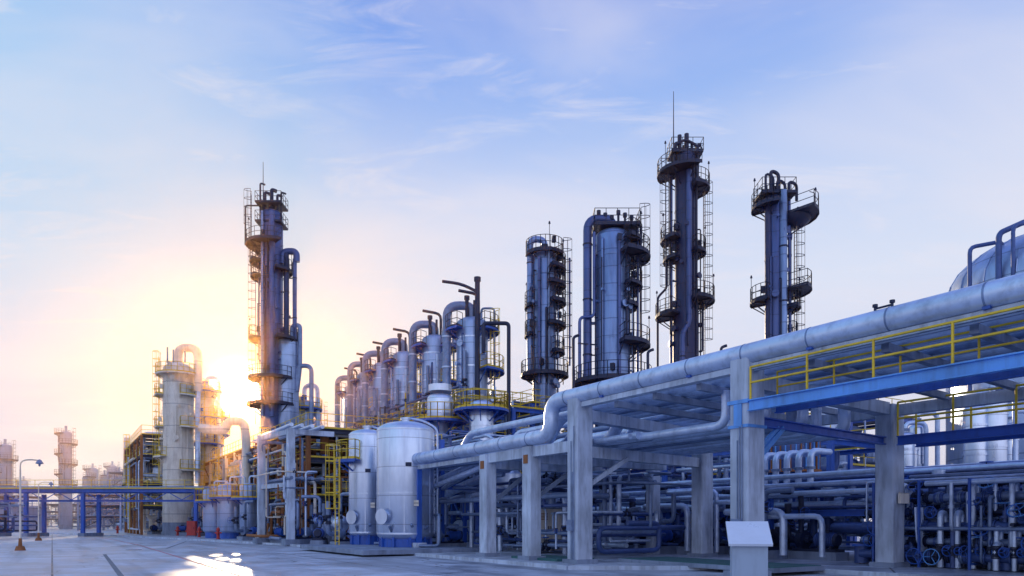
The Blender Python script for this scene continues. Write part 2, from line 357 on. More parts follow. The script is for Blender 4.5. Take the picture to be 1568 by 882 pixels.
for a,c in zip(BAY,BAY[1:]):
    if c<0:
        b.ibeam((-.36,a+.36,4.72),(-.36,c-.36,4.72),.16,.3,'ltblue'); b.ibeam((.75,a+.36,4.72),(.75,c-.36,4.72),.14,.24,'blue')
        y=a+.5
        while y<c-.4: b.beam((-.3,y,4.8),(.7,y,4.8),.05,.08,'blue'); y+=.55
        b.rail([(-.36,a+.4,4.88),(-.36,c-.4,4.88)],'yellow',.86,1.9,.032,toe=False)
        b.rail([(.75,a+.4,4.88),(.75,c-.4,4.88)],'yellow',.86,1.9,.028,toe=False)
        b.tube([(-.2,a+.4,5.66),(-.2,c-.4,5.66)],.03,'pipe2',6)
        b.rail([(7.1,a+.6,4.4),(7.1,c-.2,4.4)],'yellow',1.1,1.6,.036,toe=False)
        b.rail([(8.2,a+.6,4.4),(8.2,c-.2,4.4)],'yellow',1.1,1.6,.036,toe=False)
        b.ibeam((7.1,a+.6,4.25),(7.1,c-.2,4.25),.16,.3,'blue')
        b.ibeam((8.2,a+.6,4.25),(8.2,c-.2,4.25),.16,.3,'blue')
        y=a+.8
        while y<c-.4: b.beam((7.1,y,4.36),(8.2,y,4.36),.05,.06,'blue'); y+=.5
b.beam((.36,-7.4,3.3),(1.6,-7.35,4.3),.1,.14,'ltblue')
b.ladder(8.6,-11.9,.1,5.9,math.radians(0),'yellow',cage=False); b.ladder(7.0,-12.9,.1,5.2,math.radians(90),'yellow',cage=False)
for y,e in((0,-.4),(-7.4,-.4)):
    for i in range(3): b.tube([(e,y-.15+i*.08,.15),(e,y-.15+i*.08,U(2.5,5.4))],.018,'pipe2',5)
    b.box((e-.05,y,1.5),(.1,.3,.4),'pipe2')
b.build('concrete_pipe_rack',PLANT)

b=B()
for y,t in((3.1,4.6),(6.5,4.55)):
    b.cbox((0,y,t/2),(.55,.6,t),'conc',.04); b.box((0,y,.2),(.8,.8,.16),'conc2')
    b.beam((.275,y,4.15),(7.2,y,4.15),.35,.4,'conc'); b.cbox((7.5,y+1,2.2),(.5,.5,4.4),'conc',.04)
    b.box((-.29,y,4.1),(.04,.28,.34),'rust')
b.beam((0,.31,4.38),(0,2.8,4.38),.3,.4,'conc'); b.beam((0,3.4,4.38),(0,6.2,4.38),.3,.4,'conc')
b.beam((.3,6.5,2.5),(2.5,6.6,4.1),.12,.15,'conc2'); b.beam((.3,0,2.9),(2.3,.05,4.0),.12,.15,'conc')
b.beam((.3,3.2,2.6),(2.5,3.2,4.0),.12,.15,'conc2')
b.beam((0,6.8,4.45),(0,14.5,4.45),.16,.2,'conc')
b.box((0,13.5,2.4),(.24,.24,3.9),'blue'); b.box((0,13.5,.3),(.6,.6,.5),'conc')
for x,r,k in((.6,.1,'pipe'),(1.0,.14,'pipe'),(1.6,.1,'pipe2'),(2.1,.18,'pipe')):
    b.tube([(x,-2,4.45+r),(x,15+U(0,3),4.45+r)],r,k,10)
b.tube([(.2,1.9,5.0),(.2,1.9,5.9),(.2,-.5,5.9)],.12,'pipe',12)
for y in range(3,15,2): b.cyl((-.12,y,4.9),(-.12,y+.04,4.9),.288,'pipe2',20)
b.build('concrete_pipe_rack',PLANT)
# elevated piping between the rack and the reactors
b=B()
for i in range(9):
    x=3+i*.75; z=5.6+.35*(i%4); r=random.choice((.09,.13,.17))
    b.tube([(x,12+U(0,3),4.9),(x,12+U(0,3)+2,z),(x,25+U(0,3),z),(x+U(1,4),28,z),(x+4,28,z+U(1,3))],r,random.choice(('pipe','pipe2','pipe')),10,bend=.5)
for y in (16,21,26):
    for x in (2.6,9.6): b.box((x,y,3.2),(.24,.24,6.2),'blue')
    b.ibeam((2.7,y,5.35),(9.5,y,5.35),.2,.26,'blue')
    b.ibeam((2.7,y,3.6),(9.5,y,3.6),.2,.26,'blue')
b.rail([(2.6,16,5.5),(2.6,26,5.5)],'yellow',1.1,1.6)
b.route(2.6,9.6,15,27,3,7.2,46,rs=(.05,.07,.1,.14),ks=('pipe','pipe2','pipeblue'))
b.build('elevated_piping',PLANT)

# ------------------------------------------------------------------ pipe bundles & steel racks behind
def steel_rack(name,x0,x1,ys,levels,npipe,ck='blue',bk='blue',rails=True,pk=('pipe','pipe','pipe2','pipeblue'),route=20,rs=(.06,.09,.12,.17),mw=PLANT,brace=True,colw=.28):
    b=B(); top=max(levels); y0,y1=ys[0],ys[-1]
    for y in ys:
        for x in(x0,x1):
            b.box((x,y,top/2+.06),(colw,colw,top),ck); b.box((x,y,.22),(.6,.6,.25),'conc2')
        for z in levels: b.ibeam((x0+colw/2,y,z),(x1-colw/2,y,z),.2,.28,bk)
    for z in levels:
        for x in(x0,x1):
            for a,c in zip(ys,ys[1:]): b.ibeam((x,a+colw/2,z-.02),(x,c-colw/2,z-.02),.2,.26,bk)
    if brace:
        for a,c in zip(ys[::2],ys[1::2]):
            b.beam((x0,a,.2),(x0,c,levels[0]-.2),.08,.1,bk)
    for z in levels:
        x=x0+.4
        while x<x1-.3:
            r=random.choice(rs); 
            if R()<npipe:
                ya=y0-.5 if R()<.6 else U(y0,(y0+y1)/2); yb=y1+.5 if R()<.6 else U((y0+y1)/2,y1)
                P=[(x,ya,z+.16+r),(x,yb,z+.16+r)]
                if R()<.5: P.append((x,yb,max(.3,z-U(1,2.5))))
                if R()<.4: P.insert(0,(x,ya,max(.3,z-U(.8,2))))
                b.tube(P,r,random.choice(pk),8)
            x+=r*2+U(.1,.4)
    if rails: b.rail([(x0,y0,top+.15),(x0,y1,top+.15)],'yellow',1.1,1.8); b.rail([(x1,y0,top+.15),(x1,y1,top+.15)],'yellow',1.1,1.8)
    if route: b.route(x0-.5,x1+.5,y0,y1,.4,top+.5,route,ks=pk,n_=8)
    return b.build(name,mw)
def rng(a,c,s): 
    L_=[];y=a
    while y<=c+.01: L_.append(y); y+=s
    return L_
steel_rack('steel_pipe_rack',10.5,14.5,rng(-24,24,6),[2.0,3.2],.85,rails=False,route=90)
steel_rack('steel_pipe_rack',18,24,rng(2,26,6),[3.2,5.8],.7,rails=True,route=60)
steel_rack('steel_pipe_rack',28,34,rng(22,40,6),[4,8],.6,rails=True,route=30,ck='dark',bk='dark')

for i,(x,y) in enumerate([(9.3,-12.4),(12,-8),(9.6,-3),(9.6,0),(9.6,3),(9.6,6),(9,10),(9,13.5),(16,-4),(16,2),(16,8),(3,16),(5.5,12),(8.9,-1.4),(8.9,4.5),(10,8)]):
    b=B(); b.pump(0,0,math.radians(random.choice((0,90,180))+U(-3,3)),U(.9,1.25),random.choice(('pipeblue','pipe2','dark')),random.choice(('blue','dark','pipeblue')),riser=U(1.6,2.5)); 
    b.build('process_pump',PLANT@Matrix.Translation((x,y,.12)))
b=B()
for row in range(5):
    for lane in range(2):
        z=.5+row*.48+lane*.2; x=8.3+lane*.9+.1*row; r=(.15,.12,.17,.11,.14)[row]; k=('pipeblue','pipe2','pipeblue','dark','pipe2')[(row+lane)%5]
        b.tube([(x,-14.8,z),(x,-5.6,z)],r,k,12)
        y=-14.4+U(0,.5)
        while y<-6:
            c=R()
            if c<.5: b.valve((x,y,z),(0,1,0),r,random.choice(('dark','pipeblue','pipeblue')),random.choice(('blue','ltblue','blue')),up=random.choice(((0,0,1),(-1,0,0),(-.7,0,.7))))
            elif c<.75: b.flange((x,y,z),(0,1,0),r,'pipe2'); b.cyl((x,y-.15,z),(x,y+.15,z),r*1.3,'pipeblue',12)
            else: b.tube([(x,y,z),(x,y,z+.45),(x-.3,y,z+.45),(x-.3,y,.15)],r*.6,random.choice(('pipe2','pipe','pipeblue')),8); b.valve((x-.3,y,.7),(0,0,1),r*.6)
            y+=U(.4,.7)
for i in range(6):
    y=-14+i*1.55
    for x in(8.0,9.9): b.box((x,y,1.5),(.07,.07,2.9),'blue')
    for z in(.3,2.95): b.beam((7.95,y,z),(9.95,y,z),.06,.06,'blue')
    b.cyl((8.5,y+.7,.15),(8.5,y+.7,.75),.28,'pipeblue',16); b.cyl((8.5,y+.7,.75),(8.5,y+.7,.83),.36,'blue',16)
b.route(7.9,11,-15,-5.5,.3,3.2,60,rs=(.04,.06,.09,.12),ks=('pipeblue','pipe','pipe2','dark'))
b.build('valve_manifold',PLANT)
b=B()
for i in range(6):
    b.tube([(7.95+.09*i,-7.7,2.1),(7.95+.09*i,-7.75,.9),(8.6+.09*i,-7.8,.15)],.03,'pipe',6,bend=.4)
b.box((7.6,-7.52,2.4),(.5,.1,.35),'cream'); b.build('cable_conduits',PLANT)
b=B()
for j in range(12):
    y=-4+j*1.7; z=U(1.8,3.3); r=random.choice((.08,.11,.15)); k=random.choice(('pipe','pipe','pipe2'))
    b.tube([(8.4,y,.3),(8.4,y,z),(8.4,y+U(1,3),z),(8.4,y+3,z),(12,y+3,z)],r,k,10)
for z,x in((3.45,8.9),(3.1,9.2),(2.75,8.9)):
    b.tube([(x,-6,z),(x,22,z)],.11,'pipe',10)
for i in range(7):
    y=-2.6+i*.55
    b.tube([(9.7,y,3.2),(9.7,y,4.5),(11,y,4.5)],.13,'pipe',10); b.flange((9.7,y,3.8),(0,0,1),.13,'pipe2')
b.route(2,8,2,16,.4,4,60,rs=(.05,.08,.11),ks=('pipe2','pipe2','pipeblue','pipe'))
b.build('process_piping',PLANT)
b=B()
for x,y,z,w in((5.2,9,3.2,3),(5.9,10,2.8,2.2),(4.2,6.5,2.9,2.4),(3.4,11,3.1,3)):
    b.tube([(x,y,.1),(x,y,z),(x,y+w,z),(x,y+w,.1)],.13,'pipe',10); b.valve((x,y,1.2),(0,0,1),.13)
b.build('pipe_loop',PLANT)

# ------------------------------------------------------------------ silver tanks
def silver_tank(px,d,r,ztop,ladder=False):
    b=B(); z0=1.0; hd=.35; z1=ztop-r*hd
    b.vessel((0,0),r,z0,z1,'silver',hd,48)
    b.cyl((0,0,.2),(0,0,z0+.1),r*.86,'blue',36)
    for i in range(10):
        a=i*math.pi/5; b.box((math.cos(a)*r*.9,math.sin(a)*r*.9,.55),(.12,.12,.7),'blue',a)
    b.cyl((0,0,.1),(0,0,.3),r*1.02,'conc',36)
    for z in(z0+.02,(z0+z1)/2-.6,z1):
        b.lathe((0,0,0),[(r,z-.04),(r+.02,z-.04),(r+.02,z+.04),(r,z+.04)],'silver',48,False)
    for i in range(12):
        a=i*math.pi/6+.1; b.box((math.cos(a)*r,math.sin(a)*r,(z0+z1)/2),(.02,.04,z1-z0),'silver',a)
    a=math.radians(235)
    c=Vector((math.cos(a),math.sin(a),0)); p=c*r
    b.cyl(p*.95+Vector((0,0,1.9)),p*1.15+Vector((0,0,1.9)),.33,'silver',20); b.cyl(p*1.15+Vector((0,0,1.9)),p*1.19+Vector((0,0,1.9)),.42,'silver',20)
    b.cyl((0,0,ztop-.1),(0,0,ztop+.15),.2,'silver',12); b.flange((0,0,ztop+.15),(0,0,1),.18,'silver')
    for aa in (250,290,320):
        q=Vector((math.cos(math.radians(aa)),math.sin(math.radians(aa)),0))*r
        b.cyl(q*.95+Vector((0,0,z0+U(.1,.6))),q*1.12+Vector((0,0,z0+.4)),.08,'pipe2',10)
    b.box((r*.25,-r*1.0,4.6),(.3,.08,.2),'dark'); b.box((r*.5,-r*.9,2.6),(.25,.1,.3),'cream')
    b.tube([(r*.6,-r,.4),(r*1.3,-r*1.1,.4),(r*1.3,-r*1.1,2),(r*1.05,0,2)],.08,'pipe2',8)
    b.tube([(r*1.1,.3,.2),(r*1.1,.3,z1+.2),(r*.6,.3,ztop+.1),(0,.3,ztop+.25)],.06,'pipe',8,bend=.3)
    if ladder:
        b.ring((0,0),z1-1.5,r,r+.8,185,260,'blue','yellow'); la=math.radians(222)
        b.ladder((r+.9)*math.cos(la),(r+.9)*math.sin(la),.2,z1-1.4,la,'yellow')
    return b.build('storage_tank',at(px,d))
silver_tank(621,38.5,1.52,7.0)
silver_tank(562,42.5,1.05,7.1,True)
b=B(); b.box((L(600,38.5)[0]-.2,L(600,38.5)[1]+.6,.2),(6.2,10,.22),'conc2'); b.build('tank_foundation',PLANT)
b=B(); b.box((.9,3.0,.16),(1.8,3.2,.12),'greenpad'); b.build('equipment_plinth',PLANT)
b=B(); b.box((3.2,-3.3,.17),(2.5,7,.14),'conc2'); b.box((3.2,-3.3,.25),(2.3,6.8,.02),'greenpad'); b.build('equipment_plinth',PLANT)

b=B(); b.box((0,0,1.25),(1.5,1.0,2.0),'cream'); b.box((0,0,2.29),(1.6,1.1,.08),'conc2'); b.box((-.37,-.51,1.25),(.68,.03,1.8),'cream'); b.box((.37,-.51,1.25),(.68,.03,1.8),'cream')
b.box((-.06,-.54,1.3),(.03,.04,.25),'dark'); b.box((.06,-.54,1.3),(.03,.04,.25),'dark')
for i in range(5): b.box((-.37,-.53,1.75+i*.07),(.5,.02,.03),'rust')
b.build('electrical_cabinet',at(832,35)@Matrix.Rotation(ROT,4,'Z'))
b=B(); b.vessel((0,0),1.15,1.2,4.3,'silver',.4,36)
for i in range(4):
    a=i*math.pi/2+.5; b.box((math.cos(a)*1.0,math.sin(a)*1.0,.6),(.16,.16,1.1),'blue')
b.tube([(0,0,4.6),(0,0,5.3),(1.8,0,5.3),(1.8,0,.5)],.1,'pipe',10); b.build('storage_tank',at(768,41))
b=B(); b.vessel((0,0),1.3,4.0,5.9,'pipeblue',.25,36)
for i in range(36):
    a=i*math.pi/18; b.box((math.cos(a)*1.33,math.sin(a)*1.33,5.0),(.07,.05,1.9),'rust' if i%2 else 'ltblue',a)
for z in(4.05,5.95): b.lathe((0,0,0),[(1.3,z-.06),(1.42,z-.06),(1.42,z+.06),(1.3,z+.06)],'rust',36,False)
for i in range(6):
    a=i*math.pi/3; b.box((math.cos(a)*1.2,math.sin(a)*1.2,2.0),(.15,.15,4),'blue',a)
b.cyl((0,0,6.1),(0,0,6.6),.3,'rust',16); b.build('ribbed_tank',at(1210,35))

# ------------------------------------------------------------------ big domed vessel on the right
b=B(); r=4.6; zs=13.2
b.vessel((0,0),r,1.0,zs,'clad',.62,64,bands=6)
b.cyl((0,0,.1),(0,0,1.2),r*.98,'conc2',48)
for i in range(20):
    a=i*math.pi/10; P=[Vector((r*math.cos(t)*math.cos(a)*1.004,r*math.cos(t)*math.sin(a)*1.004,zs+r*.62*math.sin(t)*1.004)) for t in [math.pi/2*j/7 for j in range(8)]]
    for p,q in zip(P,P[1:]): b.beam(p,q,.05,.03,'clad')
b.tube([(-4.2,-2.2,2),(-4.2,-2.2,15.2),(-2.7,-1.9,15.9),(3,-1.9,17.2),(3,2,17.2)],.13,'pipeblue',12,bend=.3)
b.tube([(-3.8,-2.6,9),(-3.8,-2.6,15.4),(3,-2.4,16.8)],.09,'pipeblue',10,bend=.3)
b.tube([(-4.8,-1,8),(-4.8,-1,15.0),(-3.2,-1,15.3),(-3.2,-1,14)],.1,'pipeblue',12,bend=.3)
b.build('domed_process_vessel',at(1612,36))
b=B(); b.vessel((0,0),1.2,4,zz(500,46)-.5,'pipe',.5,32); b.cyl((0,0,.1),(0,0,4),1.1,'conc2',20); b.build('storage_tank',at(1274,46))
for px,d,r,zt in((1493,29,.42,6.4),(1520,29,.5,6.9),(1386,31,.5,5.5),(1404,31.5,.35,6),(1545,31,.35,6)):
    b=B(); b.vessel((0,0),r,1.4,zt-.3,'silver',.6,24,bands=4); b.cyl((0,0,.1),(0,0,1.3),r*.8,'pipeblue',16,r2=r*.9)
    b.tube([(0,0,zt-.2),(0,0,zt+.4),(.9,0,zt+.4),(.9,0,.6)],.1,'pipe',10); b.flange((0,0,zt+.1),(0,0,1),.12,'pipe2')
    b.build('absorber_vessel',at(px,d))

# ------------------------------------------------------------------ towers
def greeble(b,r,z0,z1,clad,dk,n=7):
    for i in range(n):
        a=math.radians(U(185,355)); rr=r+U(.12,.3); x,y=rr*math.cos(a),rr*math.sin(a); za=U(z0,z1); zb=U(z0,z1)
        if abs(za-zb)<3: continue
        t=random.choice((.04,.06,.09)); zt=max(za,zb); zl=min(za,zb)
        b.tube([(x*.8,y*.8,zt),(x,y,zt),(x,y,zl),(x*.8,y*.8,zl)],t,random.choice((clad,dk,dk)),6)
        z=zl+1
        while z<zt: b.beam((x*.85,y*.85,z),(x*1.05,y*1.05,z),.08,.05,dk); z+=2.4
    for i in range(n):
        a=math.radians(U(180,360)); z=U(z0,z1); q=Vector((math.cos(a)*r,math.sin(a)*r,z)); o=Vector((math.cos(a),math.sin(a),0))
        t=random.choice((.07,.12,.2)); b.cyl(q*1,q+o*.3,t,clad,12); b.cyl(q+o*.28,q+o*.36,t*1.4,clad,12)
def tower(name,px,d,r,ytop,clad,dk,rk,plats,tubes=(),antenna=None,ladder=True,ladang=300,extra=None,swell=None):
    b=B(); zt=zz(ytop,d)
    b.vessel((0,0),r,1.5,zt-r*.5,clad,.5,32,bands=int(zt/3.2))
    b.cyl((0,0,.1),(0,0,1.6),r*1.02,'conc2',24)
    if swell:
        zs,rs=swell; b.lathe((0,0,0),[(rs,1.5),(rs,zs),(r,zs+1.2)],clad,32)
    pz=sorted([zz(p[0],d) for p in plats])
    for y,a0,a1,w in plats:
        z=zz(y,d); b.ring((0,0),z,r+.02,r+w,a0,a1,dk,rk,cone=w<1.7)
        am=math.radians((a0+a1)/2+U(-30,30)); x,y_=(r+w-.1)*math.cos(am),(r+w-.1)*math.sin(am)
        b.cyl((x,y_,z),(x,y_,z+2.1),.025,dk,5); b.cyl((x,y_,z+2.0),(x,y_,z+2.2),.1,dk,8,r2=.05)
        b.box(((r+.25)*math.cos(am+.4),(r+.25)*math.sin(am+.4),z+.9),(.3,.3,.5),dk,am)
    if ladder:
        zs=[.2]+pz
        for i in range(len(zs)-1):
            a=math.radians(ladang+(25 if i%2 else -25)); rr=r+.35
            b.ladder(rr*math.cos(a),rr*math.sin(a),zs[i],zs[i+1]+1,a,rk)
    for rad,k,P in tubes:
        b.tube([(x,y,(zz(yp,d))) for x,y,yp in P],rad,k,14,bend=rad*3.2)
        x,y,yp=P[-1]; z1=zz(yp,d)
        if len(P)>1:
            x0,y0,yp0=P[-2]; za=zz(yp0,d); z=za-2
            if abs(x-x0)<.01:
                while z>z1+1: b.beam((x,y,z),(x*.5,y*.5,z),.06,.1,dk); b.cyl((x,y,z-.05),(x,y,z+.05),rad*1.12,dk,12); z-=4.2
    greeble(b,r if not swell else swell[1],max(5,zt*.35),zt-1,clad,dk,11)
    b.cyl((0,0,zt-.2),(0,0,zt+.5),r*.3,dk,12)
    if antenna:
        dx,ya,yb=antenna; b.cyl((dx,0,zz(yb,d)),(dx,0,zz(ya,d)),.06,dk,6,r2=.025)
    if extra: extra(b,d,r)
    return b.build(name,at(px,d))
def ex1(b,d,r):
    b.ladder(r+.55,-.3,zz(590,d),zz(380,d),math.radians(0),'dark'); b.tube([(r+1.1,0,zz(395,d)),(r+1.1,0,zz(560,d))],.09,'navyclad',8)
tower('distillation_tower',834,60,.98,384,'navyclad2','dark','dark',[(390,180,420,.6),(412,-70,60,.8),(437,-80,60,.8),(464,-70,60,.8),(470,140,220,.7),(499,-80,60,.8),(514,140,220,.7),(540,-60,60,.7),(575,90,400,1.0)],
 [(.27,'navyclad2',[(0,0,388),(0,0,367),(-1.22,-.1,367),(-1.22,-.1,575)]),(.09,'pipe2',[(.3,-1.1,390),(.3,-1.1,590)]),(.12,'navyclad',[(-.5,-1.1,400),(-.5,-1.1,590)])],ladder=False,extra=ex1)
def ex2(b,d,r):
    for i in range(6):
        x=-1.1+i*.5; yy=325+4*(i%3); b.tube([(x,-.3,zz(352,d)),(x,-.3,zz(yy,d))],random.choice((.05,.09,.12)),'dark',8); b.cyl((x,-.3,zz(yy+6,d)),(x,-.3,zz(yy,d)),.16,'dark',8)
    b.tube([(r+.5,-.4,zz(345,d)),(r+.5,-.4,zz(590,d))],.1,'navyclad',8)
    b.tube([(r+.9,.4,zz(345,d)),(r+.9,.4,zz(590,d))],.07,'dark',8)
    b.ladder(r+.7,-.5,zz(525,d),zz(335,d),math.radians(-20),'dark')
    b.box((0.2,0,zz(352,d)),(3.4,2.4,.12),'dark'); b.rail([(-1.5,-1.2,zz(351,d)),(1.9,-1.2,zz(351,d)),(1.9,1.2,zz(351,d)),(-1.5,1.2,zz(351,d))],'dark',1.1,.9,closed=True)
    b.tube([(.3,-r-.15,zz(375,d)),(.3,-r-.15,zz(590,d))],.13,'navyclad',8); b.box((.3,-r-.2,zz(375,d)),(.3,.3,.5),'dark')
    b.tube([(1.3,-.9,zz(352,d)),(2.0,-.9,zz(352,d)),(2.0,-.9,zz(395,d))],.09,'dark',8)
tower('distillation_tower',938,55,1.35,352,'navyclad2','dark','dark',[(370,-60,40,.9),(395,-75,75,1.5),(440,-60,50,.9),(470,-60,40,.6),(530,-80,60,1.5),(586,60,420,1.6)],
 [(.33,'navyclad',[(0,0,358),(0,0,337),(-1.95,-.3,337),(-1.95,-.3,585)]),(.12,'navyclad',[(-1.5,-.8,362),(-1.5,-.8,490),(-2.6,-.8,490),(-2.6,-.8,585)])],ladder=False,extra=ex2)
def ex3(b,d,r):
    for i,(x,y0,rr) in enumerate(((-.95,222,.14),(-.6,210,.18),(0,208,.2),(.45,222,.12),(.95,225,.14))):
        b.tube([(x,-.3,zz(262,d)),(x,-.3,zz(y0,d)),(x+.3,-.3,zz(y0,d))] if i%2==0 and i!=2 else [(x,-.3,zz(262,d)),(x,-.3,zz(y0,d))],rr,'dark',8)
    b.tube([(-1.1,-.5,zz(262,d)),(-1.1,-.5,zz(228,d)),(-.2,-.5,zz(218,d)),(.9,-.5,zz(228,d)),(.9,-.5,zz(290,d))],.12,'dark',8)
    b.tube([(-1.25,0,zz(262,d)),(-1.25,0,zz(570,d))],.12,'navyclad',8); b.tube([(-1.6,.1,zz(400,d)),(-1.6,.1,zz(440,d)),(-2.4,.1,zz(455,d)),(-2.4,.1,zz(570,d))],.1,'dark',8)
    b.ladder(r+.6,-.3,zz(560,d),zz(290,d),math.radians(0),'dark'); b.ladder(-r-.75,-.4,zz(480,d),zz(265,d),math.radians(200),'dark')
    b.rail([(-1.4,-.9,zz(238,d)),(1.3,-.9,zz(238,d)),(1.3,.9,zz(238,d)),(-1.4,.9,zz(238,d))],'dark',1.1,.8,closed=True); b.box((-.05,0,zz(239,d)),(2.7,1.8,.1),'dark')
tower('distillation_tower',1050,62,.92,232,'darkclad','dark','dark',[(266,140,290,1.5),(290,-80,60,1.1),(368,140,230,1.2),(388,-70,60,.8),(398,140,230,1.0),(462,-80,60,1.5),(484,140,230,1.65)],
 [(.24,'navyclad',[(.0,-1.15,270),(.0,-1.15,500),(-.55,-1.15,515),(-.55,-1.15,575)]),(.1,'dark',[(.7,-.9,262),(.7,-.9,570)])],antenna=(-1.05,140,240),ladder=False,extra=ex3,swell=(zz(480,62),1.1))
def ex4(b,d,r):
    for i,(x,y0,rr) in enumerate(((-.9,268,.1),(-.5,264,.14),(0,278,.12),(.9,280,.12))):
        b.tube([(x,-.3,zz(310,d)),(x,-.3,zz(y0,d)),(x+.6,-.3,zz(y0+5,d)),(x+.6,-.3,zz(y0+30,d))],rr,'dark',8)
    b.rail([(-1.4,-1,zz(302,d)),(1.2,-1,zz(302,d)),(1.2,1,zz(302,d)),(-1.4,1,zz(302,d))],'dark',1.1,.8,closed=True); b.box((-.1,0,zz(303,d)),(2.7,2.1,.1),'dark')
    b.ladder(r+.6,-.3,zz(560,d),zz(330,d),math.radians(0),'dark')
    b.lathe((1.5,0,0),[(.05,zz(350,d)),(.7,zz(347,d)),(1.1,zz(340,d)),(1.2,zz(333,d))],'dark',20)
    b.tube([(.7,-.2,zz(366,d)),(2.2,-.2,zz(345,d))],.06,'dark',6)
    b.tube([(2.9,-.3,zz(332,d)),(2.9,-.3,zz(298,d)),(2.5,-.3,zz(296,d))],.03,'dark',5)
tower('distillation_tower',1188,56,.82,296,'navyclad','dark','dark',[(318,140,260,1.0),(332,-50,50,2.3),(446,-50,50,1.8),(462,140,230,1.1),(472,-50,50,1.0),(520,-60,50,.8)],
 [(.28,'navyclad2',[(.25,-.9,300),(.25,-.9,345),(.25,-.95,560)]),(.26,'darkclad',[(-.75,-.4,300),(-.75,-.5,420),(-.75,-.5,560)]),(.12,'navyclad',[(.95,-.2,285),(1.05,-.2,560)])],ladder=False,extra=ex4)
def ext1(b,d,r):
    for i,(x,y0,rr) in enumerate(((-1.1,282,.1),(-.6,296,.16),(.1,292,.2),(.7,300,.14),(1.1,296,.1))):
        b.tube([(x,-.3,zz(340,d)),(x,-.3,zz(y0,d)),(x+.5,-.3,zz(y0+3,d))],rr,'dark',8)
    for ya in (316,345):
        b.box((0,0,zz(ya,d)),(2.7,2.4,.12),'dark'); b.rail([(-1.35,-1.2,zz(ya,d)),(1.35,-1.2,zz(ya,d)),(1.35,1.2,zz(ya,d)),(-1.35,1.2,zz(ya,d))],'dark',1.1,.9,closed=True)
    b.tube([(-2.6,-.5,zz(378,d)),(-2.6,-.5,zz(318,d)),(-1.2,-.5,zz(318,d))],.08,'dark',6)
    b.ladder(-2.0,-.5,zz(378,d),zz(300,d),math.radians(190),'dark')
    b.ladder(-1.5,-.6,zz(650,d),zz(378,d),math.radians(200),'dark')
    b.tube([(.4,-1.15,zz(330,d)),(.4,-1.15,zz(640,d))],.3,'navyclad',12)
    b.tube([(-.6,-1.1,zz(330,d)),(-.6,-1.1,zz(640,d))],.16,'navyclad2',10)
    b.vessel((1.6,.3),1.15,zz(650,d),zz(525,d),'clad',.5,28,bands=3)
    b.tube([(2.2,0,zz(560,d)),(2.2,0,zz(498,d)),(3.0,0,zz(498,d)),(3.0,0,zz(560,d)),(2.7,0,zz(600,d))],.24,'pipe2',12,bend=.8)
    b.tube([(2.7,0,zz(600,d)),(2.7,0,zz(560,d)),(4.2,0,zz(560,d)),(4.2,0,zz(660,d))],.24,'pipe2',12,bend=.8)
tower('distillation_tower',416,76,1.12,322,'navyclad','dark','dark',[(376,140,310,1.5),(402,140,230,1.1),(425,140,230,1.0),(415,-60,60,1.0),(520,140,230,1.2),(520,-60,60,1.6),(580,100,420,1.3),(620,100,420,1.4)],
 [(.34,'navyclad',[(1.2,-.2,405),(1.2,-.2,386),(2.7,-.2,386),(2.7,-.2,402)]),(.28,'darkclad',[(1.6,-.2,388),(1.65,-.3,420),(1.65,-.3,640)]),(.22,'navyclad',[(2.5,-.2,398),(2.5,-.2,520)])],antenna=(-.9,248,330),ladder=False,extra=ext1)
def ext0(b,d,r):
    for i in range(4):
        x=-1.2+i*.7; b.tube([(x,-.2,zz(556,d)),(x,-.2,zz(532+4*(i%2),d))],.1,'pipe2',8)
    b.ladder(-r-.4,-.4,zz(740,d),zz(548,d),math.radians(190),'yellow')
tower('distillation_tower',273,86,1.7,556,'cream','cream','yellow',[(574,140,400,.8),(606,140,230,.9),(606,-60,40,.7),(655,140,230,.9),(655,-60,40,1.2),(700,140,250,1.0),(720,-60,40,1.2)],
 [(.5,'cream',[(0,0,556),(0,0,533),(2.4,-.1,533),(2.4,-.1,600)]),(.3,'pipe',[(2.4,-.1,600),(2.4,-.2,650),(2.4,-.2,740)])],ladder=False,extra=ext0)
tower('distillation_tower',316,96,1.0,590,'cream','blue','yellow',[(600,100,440,1.0),(640,100,440,1.1),(680,100,440,1.2)],[(.25,'pipe',[(0,0,592),(0,0,578),(1.7,0,578),(1.7,0,700)])])
tower('distillation_tower',332,104,.8,622,'cream','blue','yellow',[(640,100,440,1.0),(665,100,440,1.0)],[(.25,'pipe',[(0,0,623),(0,0,613),(-1.6,0,613),(-1.6,0,700)])])
tower('distillation_tower',466,82,1.0,612,'clad','blue','yellow',[(626,100,440,1.0)],[(.25,'pipe',[(0,0,612),(0,0,590),(1.5,0,590),(1.5,0,700)])])

